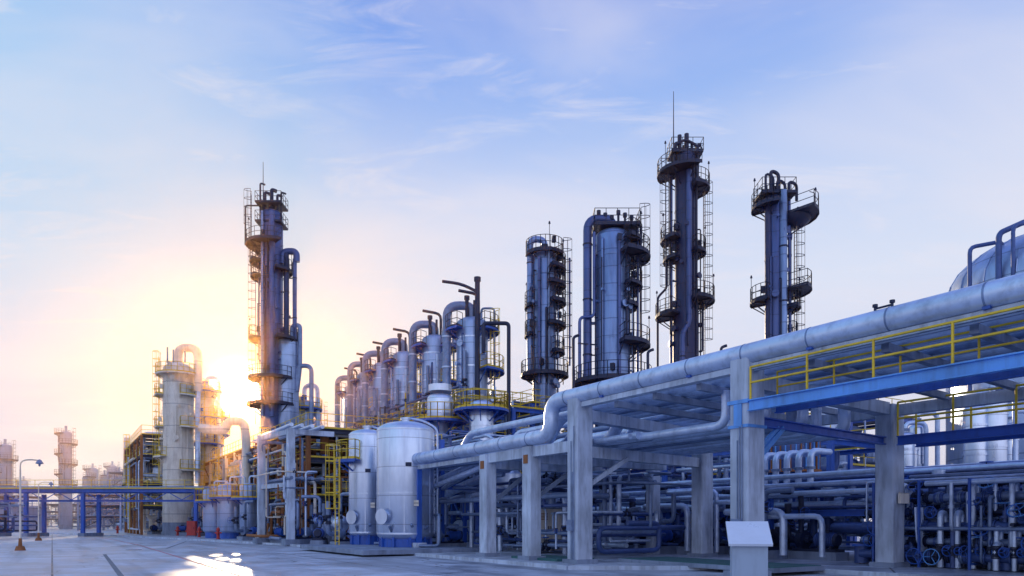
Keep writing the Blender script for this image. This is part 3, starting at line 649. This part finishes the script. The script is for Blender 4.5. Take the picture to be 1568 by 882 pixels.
# ------------------------------------------------------------------ reactor row
def reactor(px,d,r,ytop,side=1):
    b=B(); zt=zz(ytop,d); zb=10.4
    b.vessel((0,0),r,zb,zt-r*.5,'clad',.5,32,bands=3,bk='silver')
    b.lathe((0,0,0),[(r*.55,zb-2.4),(r,zb-.2)],'clad',28)
    b.cyl((0,0,zb-4),(0,0,zb-2.2),r*.5,'pipe2',16)
    for i in range(4):
        a=i*math.pi/2+.785+ROT; x,y=math.cos(a)*r*1.25,math.sin(a)*r*1.25
        b.box((x,y,5.2),(.3,.3,10.4),'blue',ROT)
    zp=zt-1.1
    b.ring((0,0),zp,r+.02,r+.9,-60,240,'blue','dark')
    b.ring((0,0),zt-4.3,r+.02,r+1.3,-60,60,'blue','yellow')
    b.ring((0,0),zb+.2,r+.05,r+1.5,0,360,'blue','yellow')
    b.ladder(r+.4,-.5,zb+.3,zp+1,math.radians(-40),'yellow')
    b.tube([(0,0,zt-.3),(0,0,zt+.9),(-side*(r+.75),-.2,zt+.9),(-side*(r+.75),-.2,zb-1)],.34,'pipe2',14,bend=1.1)
    for z in (zb+1,zb+3.4,zb+5.8): b.cyl((-side*(r+.75),-.2,z),(-side*(r+.75),-.2,z+.12),.4,'pipe',14)
    b.tube([(.5,.2,zt-.3),(.5,.2,zt+1.9),(.5-1.6*side,.2,zt+2.2)],.12,'dark',10,bend=.5)
    b.tube([(-.4,-.3,zt-.3),(-.4,-.3,zt+1.3)],.15,'dark',10); b.cyl((-.4,-.3,zt+1.3),(-.4,-.3,zt+1.6),.22,'dark',10)
    b.cyl((.2,-.5,zt-.5),(.2,-.5,zt+1.2),.1,'dark',8)
    b.tube([(r*.6,-.4,zt-.3),(r*.6,-.4,zt+.6),(r+.5,-.4,zt+.6),(r+.5,-.4,zb)],.09,'pipe2',8)
    b.tube([(r*.3,-r-.2,zt-2),(r*.3,-r-.2,zb-2)],.11,'pipe',8)
    b.tube([(-r*.4,-r-.3,zt-3),(-r*.4,-r-.3,zb-3)],.15,'pipe2',8)
    b.valve((-r*.4,-r-.3,zb+2),(0,0,1),.15)
    greeble(b,r,zb+.5,zt-1.5,'clad','pipeblue',9)
    b.route(-r-1.2,r+1.2,-r-.8,-r-.3,zb-3,zb+2.5,7,rs=(.04,.06,.1),ks=('pipe','pipe2','dark','yellow'),n_=6)
    return b.build('reactor_vessel',at(px,d))
for px,d,r,yt in((723,57,1.25,486),(666,63,1.15,513),(619,69,1.1,538),(586,76,1.05,555),(560,83,1.0,570),(540,90,1.1,590)):
    reactor(px,d,r,yt)
b=B(); d=54
b.tube([(0,0,.2),(0,0,zz(495,d)),(-1.9,0,zz(495,d)),(-1.9,0,zz(540,d))],.15,'dark',10,bend=.3); b.build('vent_pipe',at(779,d))
b=B(); b.tube([(0,0,.2),(0,0,zz(430,56))],.2,'dark',10); b.cyl((0,0,zz(430,56)),(0,0,zz(436,56)),.27,'dark',10); b.tube([(0,0,zz(452,56)),(-1.2,0,zz(440,56)),(-2.7,0,zz(436,56))],.12,'dark',8,bend=.8); b.build('vent_pipe',at(731,55.2))
b=B(); d=52
b.vessel((0,0),.95,zz(640,d),zz(612,d),'silver',.5,28,bands=2); b.cyl((0,0,zz(600,d)),(0,0,zz(590,d)),.85,'silver',24); b.cyl((0,0,.1),(0,0,zz(640,d)),.6,'pipe2',20)
b.ring((0,0),zz(645,d),.6,1.9,0,360,'blue','yellow'); b.build('separator_drum',at(674,d))
b=B(); d=50
b.vessel((0,0),.85,4,zz(622,d),'silver',.5,28,bands=2); b.cyl((0,0,.1),(0,0,4),.7,'blue',20); b.ring((0,0),zz(628,d),.85,1.9,0,360,'blue','yellow'); b.build('separator_drum',at(737,d))
for px,yt in((878,516),(1104,532),(992,538)):
    d=50; b=B(); b.tube([(0,0,.2),(0,0,zz(yt,d)),(.4,0,zz(yt-3,d))],.1,'dark',8,bend=.2); b.cyl((0,0,.1),(0,0,.5),.3,'conc2',12); b.build('vent_pipe',at(px,d))

def structure(name,x0,x1,y0,y1,levels,nx,ny,ck='blue',bk='blue',rk='yellow',nr=40,equip=True,pk=('pipe','pipe2','pipeblue','clad'),mw=PLANT,colw=.3,up=.8):
    b=B(); top=levels[-1]
    xs=[x0+(x1-x0)*i/nx for i in range(nx+1)]; ys=[y0+(y1-y0)*i/ny for i in range(ny+1)]
    for x in xs:
        for y in ys: b.box((x,y,top/2+.1),(colw,colw,top-.02),ck)
    for z in levels:
        for x in xs:
            for a,c in zip(ys,ys[1:]): b.ibeam((x,a+colw/2,z),(x,c-colw/2,z),.2,.3,bk)
        for y in ys:
            for a,c in zip(xs,xs[1:]): b.ibeam((a+colw/2,y,z-.01),(c-colw/2,y,z-.01),.2,.28,bk)
        for i in range(nx):
            for j in range(ny):
                if R()<.55: b.box(((xs[i]+xs[i+1])/2,(ys[j]+ys[j+1])/2,z+.2),(xs[i+1]-xs[i]-.1,ys[j+1]-ys[j]-.1,.04),'dark')
        b.rail([(x0,y0,z+.2),(x1,y0,z+.2),(x1,y1,z+.2),(x0,y1,z+.2)],rk,1.1,1.5,closed=True)
    for j in range(0,ny,2):
        zs=[.2]+list(levels)
        for a,c in zip(zs,zs[1:]): b.beam((x0,ys[j],a),(x0,ys[j+1],c-.15),.08,.1,bk)
    if equip:
        for z in [.1]+list(levels[:-1]):
            y=y0+1.5
            while y<y1-3:
                c=R()
                if c<.35:
                    x=U(x0+1,x1-1); r=U(.4,.7); b.hvessel((x,y,z+.6+r),(x,y+U(2,3),z+.6+r),r,random.choice(pk)); b.box((x,y+.5,z+.4),(r*1.4,.2,.6),'conc2'); b.box((x,y+1.7,z+.4),(r*1.4,.2,.6),'conc2')
                elif c<.7:
                    x=U(x0+1,x1-1); r=U(.3,.6); b.vessel((x,y),r,z+.7,z+2.2,random.choice(pk),.5,20); b.cyl((x,y,z+.2),(x,y,z+.6),r*.7,'blue',12)
                y+=U(1.8,3.2)
    b.route(x0-.6,x1+.3,y0-.3,y1+.3,.4,top+up,nr,ks=pk,rs=(.06,.09,.12,.16,.22))
    b.ladder(x0-.4,(y0+y1)/2,.2,top+1,math.pi,rk)
    return b.build(name,mw)
structure('process_structure',10,17,25.5,64,[4.6,7.6,10.2],2,9,nr=190,up=1.8)
structure('process_structure',-.2,8.5,32,52,[3.4,6.2,8.4],2,5,ck='rust',bk='dark',nr=190,pk=('pipe','cream','pipe2','rust'))
structure('process_structure',1,8,58,82,[3.6,6.6,9.2],2,5,ck='cream',bk='rust',nr=110,pk=('pipe','cream','pipe2','clad'))
structure('process_structure',-7,-2,76,98,[3.4,6.2,9.6,12],1,5,ck='rust',bk='dark',nr=70,pk=('pipe','cream','pipe2'))
structure('process_structure',17,25,28,34,[5,8.5,11.2],2,2,ck='blue',bk='blue',nr=60)
structure('process_structure',17,25,36,62,[5,9,12.5],2,5,ck='blue',bk='blue',nr=90,up=1.5)
structure('process_structure',26,34,6,20,[5,8.5],2,3,ck='blue',bk='blue',nr=50)
b=B()
for px,d in((400,53),(445,49)):
    x,y=L(px,d); b.cbox((x,y,4),(.5,.5,8),'conc',.04); b.box((x,y,.25),(1,1,.4),'conc2')
x,y=L(400,53);x2,y2=L(445,49)
b.beam((x,y,7.8),(x2,y2,7.8),.3,.35,'conc'); b.beam((x2,y2,7.8),(x2+3,y2,7.8),.3,.35,'conc'); b.beam((x,y,4.2),(x2,y2,4.2),.25,.3,'conc')
for i in range(4): b.tube([(x+.5+i*.7,y2-1,8.15),(x+.5+i*.7,y+2,8.15)],.14,'pipe',10)
for i in range(4): b.tube([(x+.5+i*.7,y2-1,4.6),(x+.5+i*.7,y+2,4.6)],.12,'pipe2',10)
b.route(x-.3,x+2.5,y2-.5,y+4,.3,8,34,rs=(.05,.08,.11),ks=('pipe2','pipe','rust','cream'))
b.build('concrete_portal_frame',PLANT)
b=B(); d=68
b.tube([(-3.6,0,zz(655,d)),(-1.2,0,zz(660,d)),(-.9,0,zz(645,d)),(.6,0,zz(645,d)),(.8,0,zz(675,d)),(.8,0,.5)],.4,'cream',16,bend=1.0)
b.build('overhead_duct',at(364,d))
for px,d,r,zt in((328,68,1.0,4.9),(352,66,1.1,5.2),(382,62,.8,5)):
    b=B(); b.vessel((0,0),r,.9,zt-r*.4,'clad',.4,28,bands=2); b.cyl((0,0,.1),(0,0,.9),r*.8,'blue',18); b.ring((0,0),zt-1.3,r,r+.7,150,330,'blue','yellow'); b.tube([(0,0,zt),(0,0,zt+.6),(r+.3,0,zt+.6),(r+.3,0,.4)],.08,'pipe',8); b.build('storage_tank',at(px,d))
for px,d in((515,47),(505,52),(475,54)):
    b=B(); b.hvessel((-.9,0,1.5),(.9,0,1.5),.55,'silver'); b.box((-.5,0,.6),(.2,.8,1),'conc2'); b.box((.5,0,.6),(.2,.8,1),'conc2'); b.cyl((0,0,1.9),(0,0,2.4),.12,'pipe2',10); b.flange((0,0,2.4),(0,0,1),.12,'dark'); b.build('horizontal_drum',at(px,d)@Matrix.Rotation(ROT+1.57,4,'Z'))
for i,(px,d) in enumerate(((285,84),(262,90),(420,56),(460,50),(535,44),(240,92),(300,80),(385,60),(435,52),(490,47))):
    b=B(); b.pump(0,0,U(0,6),1.1,'pipe2','blue'); b.build('process_pump',at(px,d)@Matrix.Translation((0,0,.12)))
def hydrant(px,d):
    b=B(); b.cyl((0,0,.1),(0,0,.18),.2,'red',14); b.cyl((0,0,.18),(0,0,.85),.13,'red',14); b.cyl((0,0,.85),(0,0,.9),.19,'red',14)
    b.vessel((0,0),.15,.9,1.02,'red',.8,14,bottom=False)
    b.cyl((-.28,0,.68),(.28,0,.68),.07,'red',10); b.cyl((0,0,.6),(0,-.25,.6),.09,'red',10); b.cyl((0,0,1.1),(0,0,1.22),.035,'red',6); return b.build('fire_hydrant',at(px,d))
for px,d in((288,77),(334,64),(272,82),(180,98),(305,72)): hydrant(px,d)
b=B(); b.box((0,0,1.0),(.9,.5,1.5),'red'); b.box((0,-.26,1.0),(.8,.02,1.35),'red'); b.box((0,0,.2),(.8,.4,.2),'conc2'); b.box((.3,-.29,1),(.04,.05,.2),'dark'); b.build('fire_hose_cabinet',at(294,75))

# ------------------------------------------------------------------ sign pedestal
b=B()
b.add([Vector(v) for v in((-.25,-.16,0),(.19,-.16,0),(.19,.16,0),(-.25,.16,0),(-.25,-.16,1.31),(.19,-.16,1.31),(.19,.16,1.50),(-.25,.16,1.50))],[(0,3,2,1),(0,1,5,4),(1,2,6,5),(2,3,7,6),(3,0,4,7)],'signbody')
b.beam((-.03,-.235,1.31),(-.03,.235,1.60),.54,.035,'sign')
b.box((-.03,0,.02),(.6,.45,.04),'dark'); b.box((-.03,-.163,.75),(.36,.006,.9),'signbody')
b.build('information_sign_stand',at(1150,9.4)@Matrix.Rotation(math.radians(-12),4,'Z'))

def lamp(px,d,h,arm=1.1):
    b=B(); b.cyl((0,0,0),(0,0,.25),.28,'rust',12,r2=.2); b.cyl((0,0,.25),(0,0,.7),.11,'rust',10,r2=.08); b.cyl((0,0,.7),(0,0,h-.5),.06,'cream',10,r2=.045)
    b.tube([(0,0,h-.6),(0,0,h-.05),(arm*.5,0,h+.05),(arm,0,h-.02)],.035,'cream',8,bend=.35)
    b.lathe((arm,0,0),[(.02,h+.05),(.1,h+.0),(.2,h-.16),(.2,h-.2),(.06,h-.22),(.05,h-.34),(.001,h-.36)],'pipe2',16)
    b.cyl((-.15,0,2.2),(.15,0,2.2),.02,'dark',6)
    return b.build('street_lamp',at(px,d))
lamp(31,41,5.15); lamp(59,63,5.1)

# ------------------------------------------------------------------ blue pipe bridge on the far left
b=B(); d=78
x0=G(-60,d)[0]; x1=G(312,d)[0]
zt=zz(750,d)
b.ibeam((x0,d,zt-.1),(x1,d,zt-.1),.3,.35,'blue'); b.ibeam((x0,d+3,zt-.1),(x1,d+3,zt-.1),.3,.35,'blue'); b.ibeam((x0,d,zt-1.2),(x1,d,zt-1.2),.2,.2,'blue')
x=x0
while x<x1:
    b.beam((x,d,zt-.1),(x,d+3,zt-.1),.15,.2,'blue'); b.beam((x,d,zt-1.1),(x+1.5,d,zt-.25),.06,.08,'blue'); b.beam((x+1.5,d,zt-.25),(x+3,d,zt-1.1),.06,.08,'blue'); x+=3
for i in range(6): b.tube([(x0,d+.4+i*.45,zt+.25),(x1+2,d+.4+i*.45,zt+.25)],random.choice((.1,.14,.18)),random.choice(('pipe','pipe2','cream')),8)
b.rail([(x0,d-.1,zt+.1),(x1,d-.1,zt+.1)],'yellow',.95,2)
for px in(-20,40,127,300):
    X=G(px,d)[0]
    for dd in(0,3): b.box((X,d+dd,zt/2-.15),(.35,.35,zt-.5),'blue')
    b.box((X,d+1.5,.25),(.7,3.7,.4),'conc2')
b.build('overhead_pipe_bridge')
b=B()
for i in range(5):
    y=44+i*7
    b.box((-34.5-i*5.0,y,1.6),(.3,.3,3.2),'blue')
    if i<4: b.beam((-34.5-i*5,y,3.1),(-39.5-i*5,y+7,3.1),.2,.25,'blue'); b.beam((-34.5-i*5,y,1.7),(-39.5-i*5,y+7,1.7),.1,.12,'blue')
    b.tube([(-35-i*5,y,3.5),(-40-i*5,y+7,3.5)],.15,'pipe2',8)
b.route(-56,-46,60,72,.3,3.4,30,rs=(.05,.08,.12),ks=('pipeblue','pipe2','dark'))
b.build('steel_pipe_rack')

# ------------------------------------------------------------------ far background plant
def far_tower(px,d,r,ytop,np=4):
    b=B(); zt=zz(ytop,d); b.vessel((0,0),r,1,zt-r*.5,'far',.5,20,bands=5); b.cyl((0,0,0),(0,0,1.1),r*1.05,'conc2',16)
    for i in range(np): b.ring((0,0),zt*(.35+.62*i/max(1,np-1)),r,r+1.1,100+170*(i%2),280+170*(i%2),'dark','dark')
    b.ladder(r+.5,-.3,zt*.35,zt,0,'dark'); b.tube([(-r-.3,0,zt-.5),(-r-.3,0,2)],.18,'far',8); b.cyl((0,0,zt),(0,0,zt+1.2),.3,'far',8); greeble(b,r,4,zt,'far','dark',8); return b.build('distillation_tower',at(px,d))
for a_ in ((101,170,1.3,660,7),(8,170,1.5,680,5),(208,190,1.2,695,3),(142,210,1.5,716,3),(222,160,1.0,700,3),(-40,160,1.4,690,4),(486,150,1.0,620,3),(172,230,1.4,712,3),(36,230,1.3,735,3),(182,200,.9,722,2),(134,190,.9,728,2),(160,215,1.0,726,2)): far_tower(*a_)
b=B(); 
for k,(z0,z1) in enumerate(((0,12),(12,15),(15,18),(18,21),(21,24))): b.cyl((0,0,z0),(0,0,z1),1.1-.02*z0,'red' if k%2 else 'far',16,r2=1.1-.02*z1)
b.build('chimney_stack',at(194,190))
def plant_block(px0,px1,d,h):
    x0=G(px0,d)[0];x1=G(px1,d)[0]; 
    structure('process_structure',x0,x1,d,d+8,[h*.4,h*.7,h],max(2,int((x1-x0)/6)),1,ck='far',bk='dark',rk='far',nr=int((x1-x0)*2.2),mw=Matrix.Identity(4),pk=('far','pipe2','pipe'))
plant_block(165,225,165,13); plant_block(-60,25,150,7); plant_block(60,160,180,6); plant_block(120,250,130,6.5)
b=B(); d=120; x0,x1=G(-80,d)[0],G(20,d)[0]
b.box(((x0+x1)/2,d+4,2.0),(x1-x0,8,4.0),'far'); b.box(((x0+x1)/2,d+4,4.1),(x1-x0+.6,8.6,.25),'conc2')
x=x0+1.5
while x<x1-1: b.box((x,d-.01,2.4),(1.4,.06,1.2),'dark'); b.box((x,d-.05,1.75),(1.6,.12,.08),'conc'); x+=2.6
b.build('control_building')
b=B()
for i in range(90):
    px=U(-100,520); d=U(230,280); X,Y=G(px,d); h=U(4,7)
    b.cyl((X,Y,0),(X,Y,h*.5),.25,'rust',5)
    for j in range(90):
        a=U(0,6.28); rr=U(0,h*.45); z=h*.35+U(0,h*.65); q=Vector((X+math.cos(a)*rr,Y+math.sin(a)*rr,z)); s_=U(.4,.9)
        e1=Vector((U(-1,1),U(-1,1),U(-1,1))).normalized()*s_; e2=Vector((U(-1,1),U(-1,1),U(-1,1))).normalized()*s_
        b.add([q,q+e1,q+e2],[(0,1,2)],'leaf')
b.build('tree_line')

# ------------------------------------------------------------------ sun, sky, haze
SAZ=math.atan2(366-CX,F)
SEL=math.atan(200/F*math.cos(SAZ))
sd=Vector((math.sin(SAZ)*math.cos(SEL),math.cos(SAZ)*math.cos(SEL),math.sin(SEL)))
sl=bpy.data.lights.new('sun','SUN'); sl.energy=4.5; sl.angle=math.radians(.5); sl.color=(1,.74,.46)
so=bpy.data.objects.new('sun',sl); scene.collection.objects.link(so); so.rotation_euler=(-sd).to_track_quat('-Z','Y').to_euler(); so.location=sd*200

w=bpy.data.worlds.new('World'); scene.world=w; w.use_nodes=True; nt=w.node_tree; N=nt.nodes; K=nt.links
bg=N['Background']; out=N['World Output']
sky=N.new('ShaderNodeTexSky'); sky.sky_type='NISHITA'; sky.sun_disc=False; sky.sun_elevation=SEL; sky.sun_rotation=SAZ%(2*math.pi); sky.air_density=1; sky.dust_density=.3
K.new(sky.outputs[0],bg.inputs[0]); bg.inputs[1].default_value=.05
tc=N.new('ShaderNodeTexCoord'); nv=N.new('ShaderNodeVectorMath'); nv.operation='NORMALIZE'; K.new(tc.outputs['Generated'],nv.inputs[0])
sx=N.new('ShaderNodeSeparateXYZ'); K.new(nv.outputs[0],sx.inputs[0])
def math_(op,a,b_=None,c=None,clamp=False):
    n=N.new('ShaderNodeMath'); n.operation=op; n.use_clamp=clamp
    for i,v in enumerate((a,b_,c)):
        if v is None: continue
        if isinstance(v,(int,float)): n.inputs[i].default_value=v
        else: K.new(v,n.inputs[i])
    return n.outputs[0]
rp=N.new('ShaderNodeValToRGB'); cr=rp.color_ramp
stops=[(0,(.66,.65,.82)),(.09,(.70,.70,.87)),(.20,(.75,.77,.92)),(.30,(.74,.80,.96)),(.40,(.60,.71,.96)),(.48,(.40,.56,.94)),(.54,(.26,.44,.92)),(.60,(.13,.30,.85)),(1,(.06,.19,.78))]
cr.elements[0].position=0; cr.elements[0].color=(*stops[0][1],1); cr.elements[1].position=1; cr.elements[1].color=(*stops[-1][1],1)
for p,c in stops[1:-1]: e=cr.elements.new(p); e.color=(*c,1)
K.new(sx.outputs['Z'],rp.inputs[0])
wf=N.new('ShaderNodeMapRange'); wf.inputs[1].default_value=-.15; wf.inputs[2].default_value=-.6; wf.inputs[3].default_value=0; wf.inputs[4].default_value=.75; K.new(sx.outputs['X'],wf.inputs[0])
wz=N.new('ShaderNodeMapRange'); wz.inputs[1].default_value=.15; wz.inputs[2].default_value=.45; K.new(sx.outputs['Z'],wz.inputs[0])
wff=math_('MULTIPLY',wf.outputs[0],wz.outputs[0])
mw_=N.new('ShaderNodeMix'); mw_.data_type='RGBA'; K.new(wff,mw_.inputs['Factor']); K.new(rp.outputs[0],mw_.inputs['A']); mw_.inputs['B'].default_value=(.32,.66,.97,1)
zc=math_('ADD',sx.outputs['Z'],.12); zc=math_('MAXIMUM',zc,.05)
cx=math_('DIVIDE',sx.outputs['X'],zc); cy=math_('DIVIDE',sx.outputs['Y'],zc)
cb=N.new('ShaderNodeCombineXYZ'); K.new(cx,cb.inputs[0]); K.new(cy,cb.inputs[1])
def cloud(rot,sc,loc,scale,det,rough,dist,lo,hi,mxv):
    mp=N.new('ShaderNodeMapping'); mp.inputs['Rotation'].default_value=(0,0,math.radians(rot)); mp.inputs['Scale'].default_value=sc; mp.inputs['Location'].default_value=loc; K.new(cb.outputs[0],mp.inputs[0])
    cn=N.new('ShaderNodeTexNoise'); cn.inputs['Scale'].default_value=scale; cn.inputs['Detail'].default_value=det; cn.inputs['Roughness'].default_value=rough; cn.inputs['Distortion'].default_value=dist; K.new(mp.outputs[0],cn.inputs['Vector'])
    cm=N.new('ShaderNodeMapRange'); cm.interpolation_type='SMOOTHSTEP'; cm.inputs[1].default_value=lo; cm.inputs[2].default_value=hi; cm.inputs[3].default_value=0; cm.inputs[4].default_value=mxv; K.new(cn.outputs['Fac'],cm.inputs[0]); return cm.outputs[0]
c1=cloud(-50,(.8,1.4,1),(5.3,2.2,0),1.3,9,.5,.5,.38,.75,.6)
c2=cloud(-38,(1.0,2.6,1),(1.3,7.7,0),2.6,10,.62,.9,.45,.78,.6)
cm_=math_('MAXIMUM',c1,c2)
mx=N.new('ShaderNodeMix'); mx.data_type='RGBA'; K.new(cm_,mx.inputs['Factor']); K.new(mw_.outputs['Result'],mx.inputs['A']); mx.inputs['B'].default_value=(.86,.83,.93,1)
dt=N.new('ShaderNodeVectorMath'); dt.operation='DOT_PRODUCT'; K.new(nv.outputs[0],dt.inputs[0]); dt.inputs[1].default_value=sd
dp=math_('MAXIMUM',dt.outputs['Value'],0)
an=math_('MULTIPLY',math_('MAXIMUM',math_('MULTIPLY',dt.outputs['Value'],-1),0),.6); an=math_('ADD',an,1)  # extra sky brightness opposite the sun, added as fill for camera-facing sides
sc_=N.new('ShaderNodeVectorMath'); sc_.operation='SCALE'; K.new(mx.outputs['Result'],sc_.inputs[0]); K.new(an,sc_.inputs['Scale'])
g1=math_('MULTIPLY',math_('POWER',dp,5000),18.0); g2=math_('MULTIPLY',math_('POWER',dp,420),.4); g3=math_('MULTIPLY',math_('POWER',dp,30),.12)
def col(c,f):
    n=N.new('ShaderNodeVectorMath'); n.operation='SCALE'; n.inputs[0].default_value=c; K.new(f,n.inputs['Scale']); return n.outputs[0]
def addv(a,b_):
    n=N.new('ShaderNodeVectorMath'); n.operation='ADD'; K.new(a,n.inputs[0]); K.new(b_,n.inputs[1]); return n.outputs[0]
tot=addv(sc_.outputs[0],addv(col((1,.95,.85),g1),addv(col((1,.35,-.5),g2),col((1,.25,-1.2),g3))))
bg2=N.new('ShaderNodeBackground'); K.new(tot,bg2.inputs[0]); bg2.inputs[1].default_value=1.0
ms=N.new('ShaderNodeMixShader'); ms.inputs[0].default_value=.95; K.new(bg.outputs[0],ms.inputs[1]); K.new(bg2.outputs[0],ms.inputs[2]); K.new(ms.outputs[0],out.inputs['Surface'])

def haze(key,name,colr,dens,g,c,dim):
    hm=bpy.data.materials.new(key); hm.use_nodes=True; nt=hm.node_tree; nt.nodes.clear()
    o_=nt.nodes.new('ShaderNodeOutputMaterial'); vs=nt.nodes.new('ShaderNodeVolumeScatter'); vs.inputs['Color'].default_value=(*colr,1); vs.inputs['Density'].default_value=dens; vs.inputs['Anisotropy'].default_value=g
    nt.links.new(vs.outputs[0],o_.inputs['Volume']); M[key]=hm
    b=B(); b.box(c,dim,key); b.build(name)
haze('thin_haze','atmospheric_haze',(1,.50,.16),.0006,.91,(-50,80,16.9),(320,90,34))
haze('distant_haze','atmospheric_haze',(.92,.84,.95),.0035,.35,(-60,195,11),(420,138,21.9))

cam=bpy.data.cameras.new('camera'); co=bpy.data.objects.new('camera',cam); scene.collection.objects.link(co)
co.location=(0,0,EYE); co.rotation_euler=(math.radians(90),0,0); cam.sensor_width=36; cam.lens=36*F/1568; cam.shift_y=(HZ-441)/1568; cam.clip_end=5000; cam.clip_start=.1
scene.camera=co
scene.view_settings.view_transform='Standard'; scene.view_settings.look='None'; scene.view_settings.exposure=0
